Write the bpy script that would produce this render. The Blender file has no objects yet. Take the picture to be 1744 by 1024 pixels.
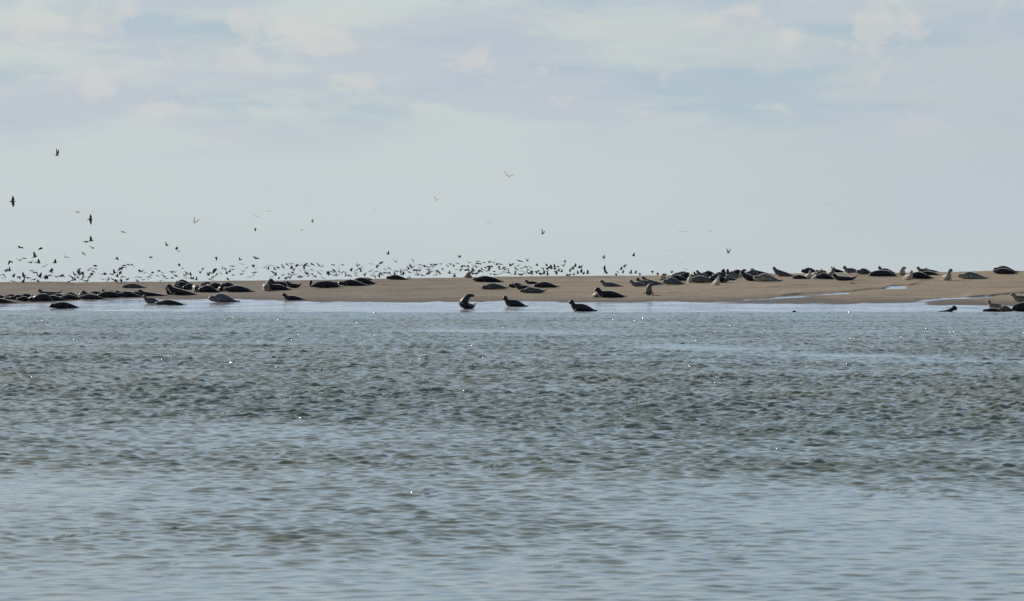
import bpy, bmesh, math, random
import numpy as np
from mathutils import Vector, Matrix, Euler

random.seed(7)
RNG = np.random.default_rng(11)
SC = bpy.context.scene
COL = SC.collection

# ---------------------------------------------------------------- camera, sky, sun, exposure
EYE = 1.79            # metres above the water
F = 6720.0            # focal length in photo pixels (photo is 1744 wide)
HV = 482.0            # row of the eye level in the photo
cam_d = bpy.data.cameras.new("camera")
cam = bpy.data.objects.new("camera", cam_d)
COL.objects.link(cam)
cam_d.sensor_width = 36.0
cam_d.lens = F / 1744 * 36.0
cam_d.clip_start = 0.5
cam_d.clip_end = 20000
cam.location = (0, 0, EYE)
cam.rotation_euler = (math.pi / 2 - math.atan((512 - HV) / F), 0, 0)
cam_d.dof.use_dof = True
cam_d.dof.focus_distance = 235
cam_d.dof.aperture_fstop = 14.0
SC.camera = cam
SC.view_settings.view_transform = 'Standard'
SC.view_settings.look = 'None'
SC.view_settings.exposure = 0.0
SC.view_settings.gamma = 1.0
SC.cycles.use_denoising = False
SC.cycles.max_bounces = 6

SUN_EL, SUN_AZ = 25.0, -49.0          # azimuth measured from the view direction, negative = left
sun_d = bpy.data.lights.new("sun", 'SUN')
sun_d.energy = 5.0
sun_d.angle = math.radians(0.5)
sun_d.color = (1.0, 0.90, 0.76)
sun = bpy.data.objects.new("sun", sun_d)
COL.objects.link(sun)
to_sun = Vector((math.sin(math.radians(SUN_AZ)) * math.cos(math.radians(SUN_EL)),
                 math.cos(math.radians(SUN_AZ)) * math.cos(math.radians(SUN_EL)),
                 math.sin(math.radians(SUN_EL))))
sun.rotation_euler = to_sun.to_track_quat('Z', 'Y').to_euler()
sun.location = (-60, 100, 80)


class NT:
    """small helper to wire nodes"""
    def __init__(self, tree):
        self.t = tree

    def n(self, typ, **kw):
        nd = self.t.nodes.new(typ)
        for k, v in kw.items():
            setattr(nd, k, v)
        return nd

    def l(self, a, b):
        self.t.links.new(a, b)

    def math(self, op, a, b=None, c=None, clamp=False):
        nd = self.n('ShaderNodeMath', operation=op)
        nd.use_clamp = clamp
        for i, x in enumerate((a, b, c)):
            if x is None:
                continue
            if isinstance(x, (int, float)):
                nd.inputs[i].default_value = x
            else:
                self.l(x, nd.inputs[i])
        return nd.outputs[0]

    def ramp(self, x, a, b, lo=0.0, hi=1.0, smooth=True):
        nd = self.n('ShaderNodeMapRange')
        nd.interpolation_type = 'SMOOTHSTEP' if smooth else 'LINEAR'
        nd.clamp = True
        self.l(x, nd.inputs['Value'])
        for k, v in (('From Min', a), ('From Max', b), ('To Min', lo), ('To Max', hi)):
            nd.inputs[k].default_value = v
        return nd.outputs['Result']

    def mix(self, f, a, b):
        nd = self.n('ShaderNodeMix', data_type='RGBA')
        for x, i in ((f, 0), (a, 6), (b, 7)):
            if isinstance(x, (int, float)):
                nd.inputs[i].default_value = x
            elif isinstance(x, tuple):
                nd.inputs[i].default_value = (*x, 1.0)
            else:
                self.l(x, nd.inputs[i])
        return nd.outputs[2]

    def noise(self, vec, scale, detail=4, rough=0.5, dist=0.0, dim='3D'):
        nd = self.n('ShaderNodeTexNoise', noise_dimensions=dim)
        self.l(vec, nd.inputs['Vector'])
        nd.inputs['Scale'].default_value = scale
        nd.inputs['Detail'].default_value = detail
        nd.inputs['Roughness'].default_value = rough
        nd.inputs['Distortion'].default_value = dist
        return nd.outputs[0]

    def vec(self, x, y, z=0.0):
        nd = self.n('ShaderNodeCombineXYZ')
        for i, v in enumerate((x, y, z)):
            if isinstance(v, (int, float)):
                nd.inputs[i].default_value = v
            else:
                self.l(v, nd.inputs[i])
        return nd.outputs[0]

    def mapping(self, vec, scale=(1, 1, 1), loc=(0, 0, 0)):
        nd = self.n('ShaderNodeMapping')
        self.l(vec, nd.inputs[0])
        nd.inputs['Scale'].default_value = scale
        nd.inputs['Location'].default_value = loc
        return nd.outputs[0]


def build_world():
    w = bpy.data.worlds.new("World")
    SC.world = w
    w.use_nodes = True
    t = NT(w.node_tree)
    w.node_tree.nodes.clear()
    out = t.n('ShaderNodeOutputWorld')
    bg = t.n('ShaderNodeBackground')
    bg.inputs['Strength'].default_value = 0.1
    t.l(bg.outputs[0], out.inputs[0])
    sky = t.n('ShaderNodeTexSky')
    sky.sky_type = 'NISHITA'
    sky.sun_disc = False
    sky.sun_elevation = math.radians(SUN_EL)
    sky.sun_rotation = math.radians(SUN_AZ)
    sky.air_density = 1.1
    sky.dust_density = 1.5
    sky.ozone_density = 1.5
    tc = t.n('ShaderNodeTexCoord')
    sep = t.n('ShaderNodeSeparateXYZ')
    t.l(tc.outputs['Generated'], sep.inputs[0])
    x, y, z = sep.outputs
    el = t.math('MULTIPLY', t.math('ARCSINE', z), 57.2958)
    az = t.math('MULTIPLY', t.math('ARCTAN2', x, y), 57.2958)
    K = 10.0                                       # colours below are divided by the strength 0.1

    def c(r, g, b):
        return (r * K, g * K, b * K)
    # thin haze that whitens the low sky
    right = t.ramp(az, -1.0, 8.0)
    haze = t.mix(right, c(0.565, 0.636, 0.654), c(0.500, 0.575, 0.622))
    low = t.ramp(el, 0.0, 1.3, 1.0, 0.0)
    haze = t.mix(t.math('MULTIPLY', low, 0.8), haze, c(0.525, 0.600, 0.625))
    hf = t.math('ADD', t.ramp(el, 1.0, 9.0, 0.62, 0.0), t.ramp(el, 4.0, 14.0, 0.36, 0.06))
    col = t.mix(hf, sky.outputs[0], haze)
    clear = t.math('MULTIPLY', t.ramp(el, 3.6, 6.5, 0.0, 0.92), t.ramp(el, 7.5, 16.0, 1.0, 0.10))
    col = t.mix(clear, col, c(0.365, 0.640, 0.940))
    # clouds, laid out by direction in the sky (degrees)
    p = t.vec(az, t.math('MULTIPLY', el, 2.1), 0.0)
    pp = t.vec(az, t.math('MULTIPLY', el, 1.35), 5.0)
    warp = t.noise(p, 0.35, 3, 0.5)
    p2 = t.vec(t.math('ADD', az, t.math('MULTIPLY', warp, 1.2)), t.math('ADD', t.math('MULTIPLY', el, 2.1), t.math('MULTIPLY', warp, 0.8)), 3.0)
    band = t.ramp(el, 1.75, 2.75)
    # blue openings
    nb = t.noise(t.mapping(p, (0.55, 1.1, 1), (4.2, 1.7, 0)), 0.55, 5, 0.55)
    fb = t.math('MULTIPLY', t.ramp(nb, 0.47, 0.64), t.math('MULTIPLY', band, 0.75))
    fb = t.math('MULTIPLY', fb, t.ramp(el, 6, 14, 1, 0.2))
    col = t.mix(fb, col, c(0.375, 0.505, 0.595))
    # lavender grey undersides
    nl = t.noise(t.mapping(p2, (0.5, 1.25, 1), (1.0, 7.0, 0)), 0.6, 5, 0.55)
    fl = t.math('MULTIPLY', t.ramp(nl, 0.42, 0.62), t.math('MULTIPLY', t.math('MULTIPLY', t.ramp(el, 1.6, 2.5), t.ramp(el, 6, 14, 1, 0.3)), 0.7))
    col = t.mix(fl, col, c(0.490, 0.550, 0.630))
    # bright warm puffs
    blobs = None
    for (u, v, ru, rv) in ((580, 62, 42, 42), (725, 90, 42, 26), (800, 98, 60, 24), (500, 75, 60, 40), (430, 105, 70, 26),
                           (262, 130, 55, 36), (180, 152, 36, 22), (30, 70, 60, 50), (140, 35, 60, 25), (1000, 52, 60, 26),
                           (1350, 55, 45, 36), (1500, 40, 130, 46), (1440, 125, 40, 20), (1280, 8, 60, 20), (260, 190, 60, 14),
                           (600, 140, 60, 20), (930, 118, 40, 18), (390, 40, 70, 24)):
        da = t.math('MULTIPLY', t.math('SUBTRACT', az, (u - 872) * 0.008526), 1 / (ru * 0.008526))
        de = t.math('MULTIPLY', t.math('SUBTRACT', el, (482 - v) * 0.008526), 1 / (rv * 0.008526))
        r2 = t.math('ADD', t.math('MULTIPLY', da, da), t.math('MULTIPLY', de, de))
        g = t.math('EXPONENT', t.math('MULTIPLY', r2, -1.0))
        blobs = g if blobs is None else t.math('MAXIMUM', blobs, g)
    n1 = t.noise(pp, 1.25, 9, 0.60, 0.35)
    hi = t.ramp(el, 4.5, 9.0, 0.0, 0.06)           # free clouds above the part the photograph shows
    f1 = t.math('ADD', t.math('ADD', t.math('MULTIPLY_ADD', n1, 1.7, -0.35), t.math('MULTIPLY', blobs, 0.26)), hi)
    f1 = t.ramp(f1, 0.58, 0.86)
    f1 = t.math('MULTIPLY', t.math('MULTIPLY', f1, band), 0.54)
    f1 = t.math('MULTIPLY', f1, t.ramp(el, 8, 25, 1, 0.4))
    col = t.mix(f1, col, c(0.665, 0.655, 0.625))
    # fine uneven veil over everything
    nv = t.noise(t.mapping(p, (0.4, 1, 1)), 0.9, 6, 0.6)
    col = t.mix(t.math('MULTIPLY', t.ramp(nv, 0.35, 0.7), 0.10), col, c(0.46, 0.51, 0.60))
    t.l(col, bg.inputs['Color'])


build_world()


# ---------------------------------------------------------------- helpers
def tag(o, label=None, cat=None, group=None, kind=None):
    for k, v in (('label', label), ('category', cat), ('group', group), ('kind', kind)):
        if v:
            o[k] = v


def link(name, me, mat=None):
    o = bpy.data.objects.new(name, me)
    COL.objects.link(o)
    if mat is not None and not me.materials:
        me.materials.append(mat)
    return o


def grid_mesh(name, X, Y, Z, attrs=None):
    """one sheet from 2-D arrays"""
    r, c = X.shape
    me = bpy.data.meshes.new(name)
    me.vertices.add(r * c)
    me.vertices.foreach_set('co', np.stack([X, Y, Z], -1).astype(np.float32).ravel())
    i = np.arange(r * c, dtype=np.int32).reshape(r, c)
    q = np.stack([i[:-1, :-1], i[:-1, 1:], i[1:, 1:], i[1:, :-1]], -1).reshape(-1, 4)
    me.loops.add(q.size)
    me.loops.foreach_set('vertex_index', q.ravel())
    me.polygons.add(len(q))
    me.polygons.foreach_set('loop_start', np.arange(0, q.size, 4, dtype=np.int32))
    me.polygons.foreach_set('use_smooth', np.ones(len(q), dtype=bool))
    me.update(calc_edges=True)
    for k, a in (attrs or {}).items():
        at = me.attributes.new(k, 'FLOAT', 'POINT')
        at.data.foreach_set('value', a.astype(np.float32).ravel())
    return me


def fbm(x, y, lam, octaves=4, gain=0.55, seed=0, nper=7):
    """smooth noise from random plane waves, about -1..1"""
    r = np.random.default_rng(seed)
    out = np.zeros_like(x, dtype=np.float32)
    amp = 1.0
    tot = 0.0
    for o in range(octaves):
        for k in range(nper):
            th = r.uniform(0, 2 * math.pi)
            kk = 2 * math.pi / (lam * r.uniform(0.7, 1.4))
            out += amp * np.sin(kk * (np.cos(th) * x + np.sin(th) * y) + r.uniform(0, 6.28)).astype(np.float32)
        tot += amp * math.sqrt(nper / 2)
        amp *= gain
        lam *= 0.5
    return out / tot * 0.7


def sst(a, b, x):
    t = np.clip((x - a) / (b - a), 0, 1)
    return t * t * (3 - 2 * t)


def new_mat(name):
    m = bpy.data.materials.new(name)
    m.use_nodes = True
    t = NT(m.node_tree)
    b = m.node_tree.nodes['Principled BSDF']
    return m, t, b


# ---------------------------------------------------------------- materials
def mat_water():
    m, t, b = new_mat("sea_water")
    geo = t.n('ShaderNodeNewGeometry')
    pos = geo.outputs['Position']
    big = t.noise(t.mapping(pos, (0.05, 0.03, 0)), 1.0, 4, 0.55)
    col = t.mix(t.ramp(big, 0.35, 0.65), (0.162, 0.156, 0.094), (0.128, 0.144, 0.100))
    t.l(col, b.inputs['Base Color'])
    b.inputs['Roughness'].default_value = 0.07
    b.inputs['IOR'].default_value = 1.333
    # ripples; sparse little steep wavelets catch the sun
    r1 = t.noise(t.mapping(pos, (3.0, 4.5, 0)), 1.0, 5, 0.6, 0.6)
    r2 = t.noise(t.mapping(pos, (11.0, 15.0, 0)), 1.0, 3, 0.6, 0.4)
    gate = t.noise(t.mapping(pos, (1.7, 0.55, 0)), 1.0, 3, 0.6)
    gate = t.math('MULTIPLY', t.ramp(gate, 0.60, 0.70), t.ramp(t.noise(t.mapping(pos, (0.30, 0.10, 0)), 1.0, 3, 0.6), 0.46, 0.56))
    sp = t.noise(t.mapping(pos, (15.0, 13.0, 0)), 1.0, 2, 0.5)
    h = t.math('ADD', t.math('MULTIPLY', r1, 0.008), t.math('MULTIPLY', r2, 0.0020))
    h = t.math('ADD', h, t.math('MULTIPLY', t.math('MULTIPLY', sp, gate), 0.15))
    bu = t.n('ShaderNodeBump')
    bu.inputs['Strength'].default_value = 1.0
    bu.inputs['Distance'].default_value = 1.0
    amp = t.n('ShaderNodeAttribute', attribute_name='rough_sea')
    t.l(t.math('MULTIPLY', h, amp.outputs['Fac']), bu.inputs['Height'])
    t.l(bu.outputs[0], b.inputs['Normal'])
    return m


def mat_sand():
    m, t, b = new_mat("wet_and_dry_sand")
    geo = t.n('ShaderNodeNewGeometry')
    pos = geo.outputs['Position']
    wet = t.n('ShaderNodeAttribute', attribute_name='wet').outputs['Fac']
    moist = t.n('ShaderNodeAttribute', attribute_name='moist').outputs['Fac']
    side = t.ramp(t.n('ShaderNodeSeparateXYZ').outputs[0], 0, 1)
    sep = t.n('ShaderNodeSeparateXYZ')
    t.l(pos, sep.inputs[0])
    side = t.ramp(sep.outputs[0], -16, 14)
    dry = t.mix(side, (0.165, 0.139, 0.108), (0.255, 0.204, 0.142))
    n1 = t.noise(t.mapping(pos, (0.10, 0.55, 0)), 1.0, 6, 0.6, 0.8)
    dry = t.mix(t.math('MULTIPLY', t.ramp(n1, 0.48, 0.68), 0.70), dry, (0.120, 0.098, 0.078))
    n2 = t.noise(t.mapping(pos, (0.35, 0.25, 0)), 1.0, 5, 0.65)
    dry = t.mix(t.math('MULTIPLY', t.ramp(n2, 0.42, 0.7), 0.35), dry, (0.290, 0.236, 0.174))
    n3 = t.noise(t.mapping(pos, (0.8, 0.35, 0)), 1.0, 5, 0.7)
    dry = t.mix(t.math('MULTIPLY', t.ramp(n3, 0.5, 0.75), 0.35), dry, (0.13, 0.108, 0.086))
    col = t.mix(t.math('MULTIPLY', moist, 0.8), dry, (0.092, 0.077, 0.066))
    # film of water over the flat, broken by slightly higher sand
    fil = t.noise(t.mapping(pos, (0.30, 0.55, 0)), 1.0, 7, 0.66, 1.0)
    film = t.math('ADD', t.math('MULTIPLY', wet, 1.26), t.math('MULTIPLY', t.math('SUBTRACT', fil, 0.5), 3.0))
    film = t.math('MULTIPLY', t.ramp(film, 0.42, 1.15), t.ramp(wet, 0.02, 0.15))
    col = t.mix(film, col, (0.075, 0.068, 0.074))
    col = t.mix(t.math('MULTIPLY', wet, t.math('SUBTRACT', 1.0, film)), col, (0.118, 0.100, 0.100))
    # pale broken lines painted along the flat for its bright sky reflection
    gl = t.noise(t.mapping(pos, (0.22, 1.1, 0)), 1.0, 8, 0.68, 0.6)
    gl2 = t.noise(t.mapping(pos, (2.5, 2.5, 0)), 1.0, 4, 0.7)
    wash_gleam = t.math('MULTIPLY', t.ramp(t.math('ADD', gl, t.math('MULTIPLY', t.math('SUBTRACT', gl2, 0.5), 0.35)), 0.42, 0.58), t.ramp(wet, 0.55, 0.95))
    wash_gleam = t.math('MULTIPLY', wash_gleam, 0.85)
    col = t.mix(wash_gleam, col, (0.66, 0.67, 0.70))
    t.l(col, b.inputs['Base Color'])
    ro = t.math('SUBTRACT', 0.85, t.math('ADD', t.math('MULTIPLY', wet, 0.40), t.math('MULTIPLY', film, t.math('SUBTRACT', 0.37, t.math('MULTIPLY', wash_gleam, 0.2)))))
    t.l(ro, b.inputs['Roughness'])
    t.l(t.ramp(film, 0.0, 1.0, 0.15, 0.5, smooth=False), b.inputs['Specular IOR Level'])
    h1 = t.noise(t.mapping(pos, (2.2, 1.6, 0)), 1.0, 5, 0.6)
    h2 = t.noise(t.mapping(pos, (0.5, 1.0, 0)), 1.0, 4, 0.6)
    h = t.math('ADD', t.math('MULTIPLY', h1, 0.012), t.math('MULTIPLY', h2, 0.06))
    h = t.math('MULTIPLY', h, t.ramp(film, 0.0, 0.9, 1.0, 0.09))
    h3 = t.noise(t.mapping(pos, (0.8, 1.6, 0)), 1.0, 4, 0.55, 0.5)
    h = t.math('ADD', h, t.math('MULTIPLY', t.math('MULTIPLY', h3, film), 0.022))
    bu = t.n('ShaderNodeBump')
    bu.inputs['Distance'].default_value = 1.0
    bu.inputs['Strength'].default_value = 1.0
    t.l(h, bu.inputs['Height'])
    t.l(bu.outputs[0], b.inputs['Normal'])
    return m


def mat_coat(name, back, belly, spot, rough=0.42, spec=0.35):
    m, t, b = new_mat(name)
    tc = t.n('ShaderNodeTexCoord')
    ob = tc.outputs['Object']
    info = t.n('ShaderNodeObjectInfo')
    rnd = info.outputs['Random']
    up = t.n('ShaderNodeAttribute', attribute_name='back').outputs['Fac']
    eye = t.n('ShaderNodeAttribute', attribute_name='face_marks').outputs['Fac']
    off = t.vec(t.math('MULTIPLY', rnd, 37.0), t.math('MULTIPLY', rnd, 11.0), 0.0)
    va = t.n('ShaderNodeVectorMath', operation='ADD')
    t.l(ob, va.inputs[0]); t.l(off, va.inputs[1])
    n1 = t.noise(va.outputs[0], 9, 4, 0.6)
    n2 = t.noise(va.outputs[0], 34, 3, 0.6)
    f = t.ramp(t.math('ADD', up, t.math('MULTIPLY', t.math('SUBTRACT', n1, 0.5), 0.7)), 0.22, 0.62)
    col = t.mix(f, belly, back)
    col = t.mix(t.math('MULTIPLY', t.ramp(n2, 0.52, 0.62), 0.6), col, spot)
    hsv = t.n('ShaderNodeHueSaturation')
    t.l(t.ramp(rnd, 0, 1, 0.7, 1.35, smooth=False), hsv.inputs['Value'])
    t.l(col, hsv.inputs['Color'])
    col = t.mix(eye, hsv.outputs[0], (0.006, 0.006, 0.007))
    t.l(col, b.inputs['Base Color'])
    t.l(t.ramp(eye, 0, 1, rough, 0.12), b.inputs['Roughness'])
    b.inputs['Specular IOR Level'].default_value = spec
    b.inputs['Sheen Weight'].default_value = 1.0
    b.inputs['Sheen Roughness'].default_value = 0.30
    b.inputs['Sheen Tint'].default_value = (1.0, 0.95, 0.88, 1.0)
    bu = t.n('ShaderNodeBump')
    bu.inputs['Distance'].default_value = 0.012
    bu.inputs['Strength'].default_value = 0.5
    t.l(t.noise(va.outputs[0], 60, 3, 0.6), bu.inputs['Height'])
    t.l(bu.outputs[0], b.inputs['Normal'])
    return m


COATS = {
    'k': mat_coat("wet_black_fur", (0.0075, 0.009, 0.012), (0.020, 0.020, 0.021), (0.006, 0.007, 0.009), 0.34, 0.22),
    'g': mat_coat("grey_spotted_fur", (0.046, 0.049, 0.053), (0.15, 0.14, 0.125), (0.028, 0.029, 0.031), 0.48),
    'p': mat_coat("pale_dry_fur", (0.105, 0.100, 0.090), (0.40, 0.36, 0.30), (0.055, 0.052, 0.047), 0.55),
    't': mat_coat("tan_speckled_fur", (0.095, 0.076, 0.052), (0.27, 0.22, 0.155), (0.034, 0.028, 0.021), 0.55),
}


def mat_bird(name, body, wing, tip, rough=0.6):
    m, t, b = new_mat(name)
    a = t.n('ShaderNodeAttribute', attribute_name='out_wing').outputs['Fac']
    u = t.n('ShaderNodeAttribute', attribute_name='underside').outputs['Fac']
    rnd = t.n('ShaderNodeObjectInfo').outputs['Random']
    n = t.noise(t.n('ShaderNodeTexCoord').outputs['Object'], 18, 3, 0.6)
    col = t.mix(u, wing, body)
    col = t.mix(t.ramp(a, 0.55, 0.8), col, tip)
    hsv = t.n('ShaderNodeHueSaturation')
    t.l(col, hsv.inputs['Color'])
    t.l(t.math('ADD', t.ramp(rnd, 0, 1, 0.6, 1.1, smooth=False), t.math('MULTIPLY', n, 0.3)), hsv.inputs['Value'])
    t.l(hsv.outputs[0], b.inputs['Base Color'])
    b.inputs['Roughness'].default_value = rough
    b.inputs['Specular IOR Level'].default_value = 0.25
    return m


WADER = mat_bird("dark_wader_plumage", (0.045, 0.040, 0.034), (0.022, 0.021, 0.020), (0.012, 0.012, 0.012))
GULL = mat_bird("grey_gull_plumage", (0.62, 0.61, 0.58), (0.24, 0.25, 0.26), (0.05, 0.05, 0.05))
DARK_GULL = mat_bird("dark_gull_plumage", (0.08, 0.07, 0.06), (0.032, 0.030, 0.028), (0.015, 0.015, 0.015))
WATER = mat_water()
SAND = mat_sand()


# ---------------------------------------------------------------- the sandbank
def interp(pts):
    xs = [p[0] for p in pts]
    ys = [p[1] for p in pts]
    return lambda u: np.interp(u, xs, ys)


v_top = interp([(-1200, 487), (-400, 484), (0, 481), (60, 480.2), (95, 480.2), (125, 481.6), (200, 480), (300, 479.3), (420, 478),
                (520, 477.4), (640, 474.6), (760, 473.4), (860, 471.5), (960, 470.4), (1050, 469.6), (1130, 469), (1300, 466),
                (1420, 465), (1560, 464.6), (1625, 463.2), (1680, 462), (1744, 461.4), (2200, 458), (3000, 456)])
v_shore = interp([(-1200, 528), (0, 529.2), (150, 530), (420, 531.3), (640, 532.2), (1100, 532.2), (1500, 531.4), (1744, 531), (3000, 530.6)])
v_wet = interp([(-1200, 521), (0, 517.6), (60, 515), (120, 513), (200, 509.6), (260, 508.4), (300, 508), (360, 508), (420, 509.5), (500, 512),
                (600, 513.6), (700, 513.2), (800, 513), (900, 512.4), (1000, 514), (1100, 514), (1200, 512.8), (1270, 510), (1330, 505.5),
                (1390, 502), (1445, 498), (1446, 515.5), (1500, 515), (1590, 509.8), (1640, 506.2), (1690, 504.3), (1691, 519.5), (1760, 524), (3000, 527)])
BANK_DEPTH = 50.0


def depth(u, v):
    """ground distance of a point of the bank's slope"""
    d0 = F * EYE / (v_shore(u) - HV)
    s = (v_shore(u) - v) / (v_shore(u) - v_top(u))
    return d0 + s * (292.0 - d0)


def ground(u, v):
    d = float(depth(u, v))
    return Vector(((u - 872) * d / F, d, EYE - (v - HV) * d / F))


def px_scale(d):
    return d / F                      # metres per photo pixel at distance d


def poly_dist(u, v, pts):
    """signed vertical offset (v above the line is positive) where the line exists, and a mask along it"""
    xs = [p[0] for p in pts]
    line = np.interp(u, xs, [p[1] for p in pts])
    mask = sst(xs[0] - 6, xs[0] + 14, u) * (1 - sst(xs[-1] - 14, xs[-1] + 6, u))
    return line - v, mask


SCARPS = [([(1325, 505.3), (1360, 502.3), (1400, 499.3), (1432, 498), (1470, 494.8), (1509, 491.4), (1516, 488), (1530, 487), (1548, 486.6), (1568, 483.8)], 0.085, 5.0),
          ([(1640, 507), (1690, 504.6), (1716, 501.5), (1744, 499), (1830, 493)], 0.09, 5.0),
          ([(640, 486), (700, 484), (780, 483), (840, 485)], 0.035, 3.0),
          ([(650, 495), (720, 493), (790, 491.5), (850, 491)], 0.04, 3.0),
          ([(1300, 489.5), (1340, 488), (1372, 486)], 0.04, 2.5),
          ([(1130, 500), (1180, 496), (1240, 492)], 0.03, 3.0)]


def build_bank():
    us = np.arange(-1100, 2900, 2.5)
    s = np.concatenate([np.linspace(-0.9, -0.02, 24), np.linspace(0, 1, 235), 1 + np.linspace(0.03, 1, 26) ** 1.5 * 1.2])
    U, S = np.meshgrid(us, s)
    vs, vt = v_shore(U), v_top(U)
    d0 = F * EYE / (vs - HV)
    D = d0 + S * (292.0 - d0)
    V = vs - S * (vs - vt)
    X = (U - 872) * D / F
    Z = EYE - (V - HV) * D / F
    ztop = EYE - (vt - HV) * 292.0 / F
    Z = np.where(S < 0, (D - d0) * 0.022, Z)
    back = np.clip(D - 292.0, 0, None)
    Z = np.where(S > 1, ztop - 0.030 * back - 0.0004 * back ** 2, Z)
    edge = np.clip((np.abs(U - 872) - 1700) / 300, 0, 1)
    Z = Z - edge ** 2 * 2.6
    on = sst(0.04, 0.4, S)
    relief = fbm(X * 0.45, D, 6.0, 4, 0.55, 3) * 0.030 + fbm(X, D, 1.6, 3, 0.6, 4) * 0.008
    Z = Z + relief * on
    V0 = V
    for pts, h, fade in SCARPS:
        off, mask = poly_dist(U, V0 + fbm(U, U * 0, 24, 3, 0.6, 9) * 0.35, pts)
        Z = Z + h * mask * sst(-0.15, 0.55, off) * (1 - sst(fade * 0.5, fade * 2.2, off))
    wob = fbm(X, D * 0.4, 5.0, 4, 0.6, 6) * 1.6
    wet = sst(-1.0, 2.2, V + wob - v_wet(U))
    # the sand spit between the two arms of the wash
    spit = sst(1352, 1420, U) * (1 - sst(1500, 1600, U)) * sst(0.6, 1.6, V - np.interp(U, [1340, 1400, 1445], [507, 502, 500])) * (1 - sst(515, 517, V + wob))
    wet = wet * (1 - spit)
    ooze = sst(1180, 1300, U) * (1 - sst(1400, 1520, U)) * sst(1.0, 2.5, V - np.interp(U, [1200, 1300, 1360, 1445], [514, 509, 505, 501])) * (1 - sst(516, 520, V + wob))
    wet = wet * (1 - 0.55 * ooze)
    spit2 = sst(1562, 1600, U) * sst(0.8, 2.0, V - np.interp(U, [1560, 1590, 1640, 1690], [514, 511, 507.5, 505.5])) * (1 - sst(518.5, 521, V + wob * 0.8))
    wet = wet * (1 - 0.85 * spit2)
    # pool under the scarp
    pool = sst(1509, 1514, U + (V - 489) * 2.2) * (1 - sst(1541, 1547, U - (V - 489) * 1.0)) * sst(486.6, 488.2, V) * (1 - sst(491.4, 492.6, V))
    wet = np.maximum(wet, pool)
    wet = np.where(S < 0, 1.0, wet)
    low = np.interp(U, [-1200, 0, 120, 300, 420, 600, 1000, 1200, 1330, 1450, 1550, 1744, 3000], [521, 517, 513, 509, 510, 514, 514, 513, 508, 513, 514, 517, 522])
    moist = sst(-11, 1.0, V + wob * 1.2 - low)
    me = grid_mesh("sandbank", X, D, Z, {'wet': wet, 'moist': moist})
    o = link("sandbank", me, SAND)
    tag(o, kind='structure')


build_bank()


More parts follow.
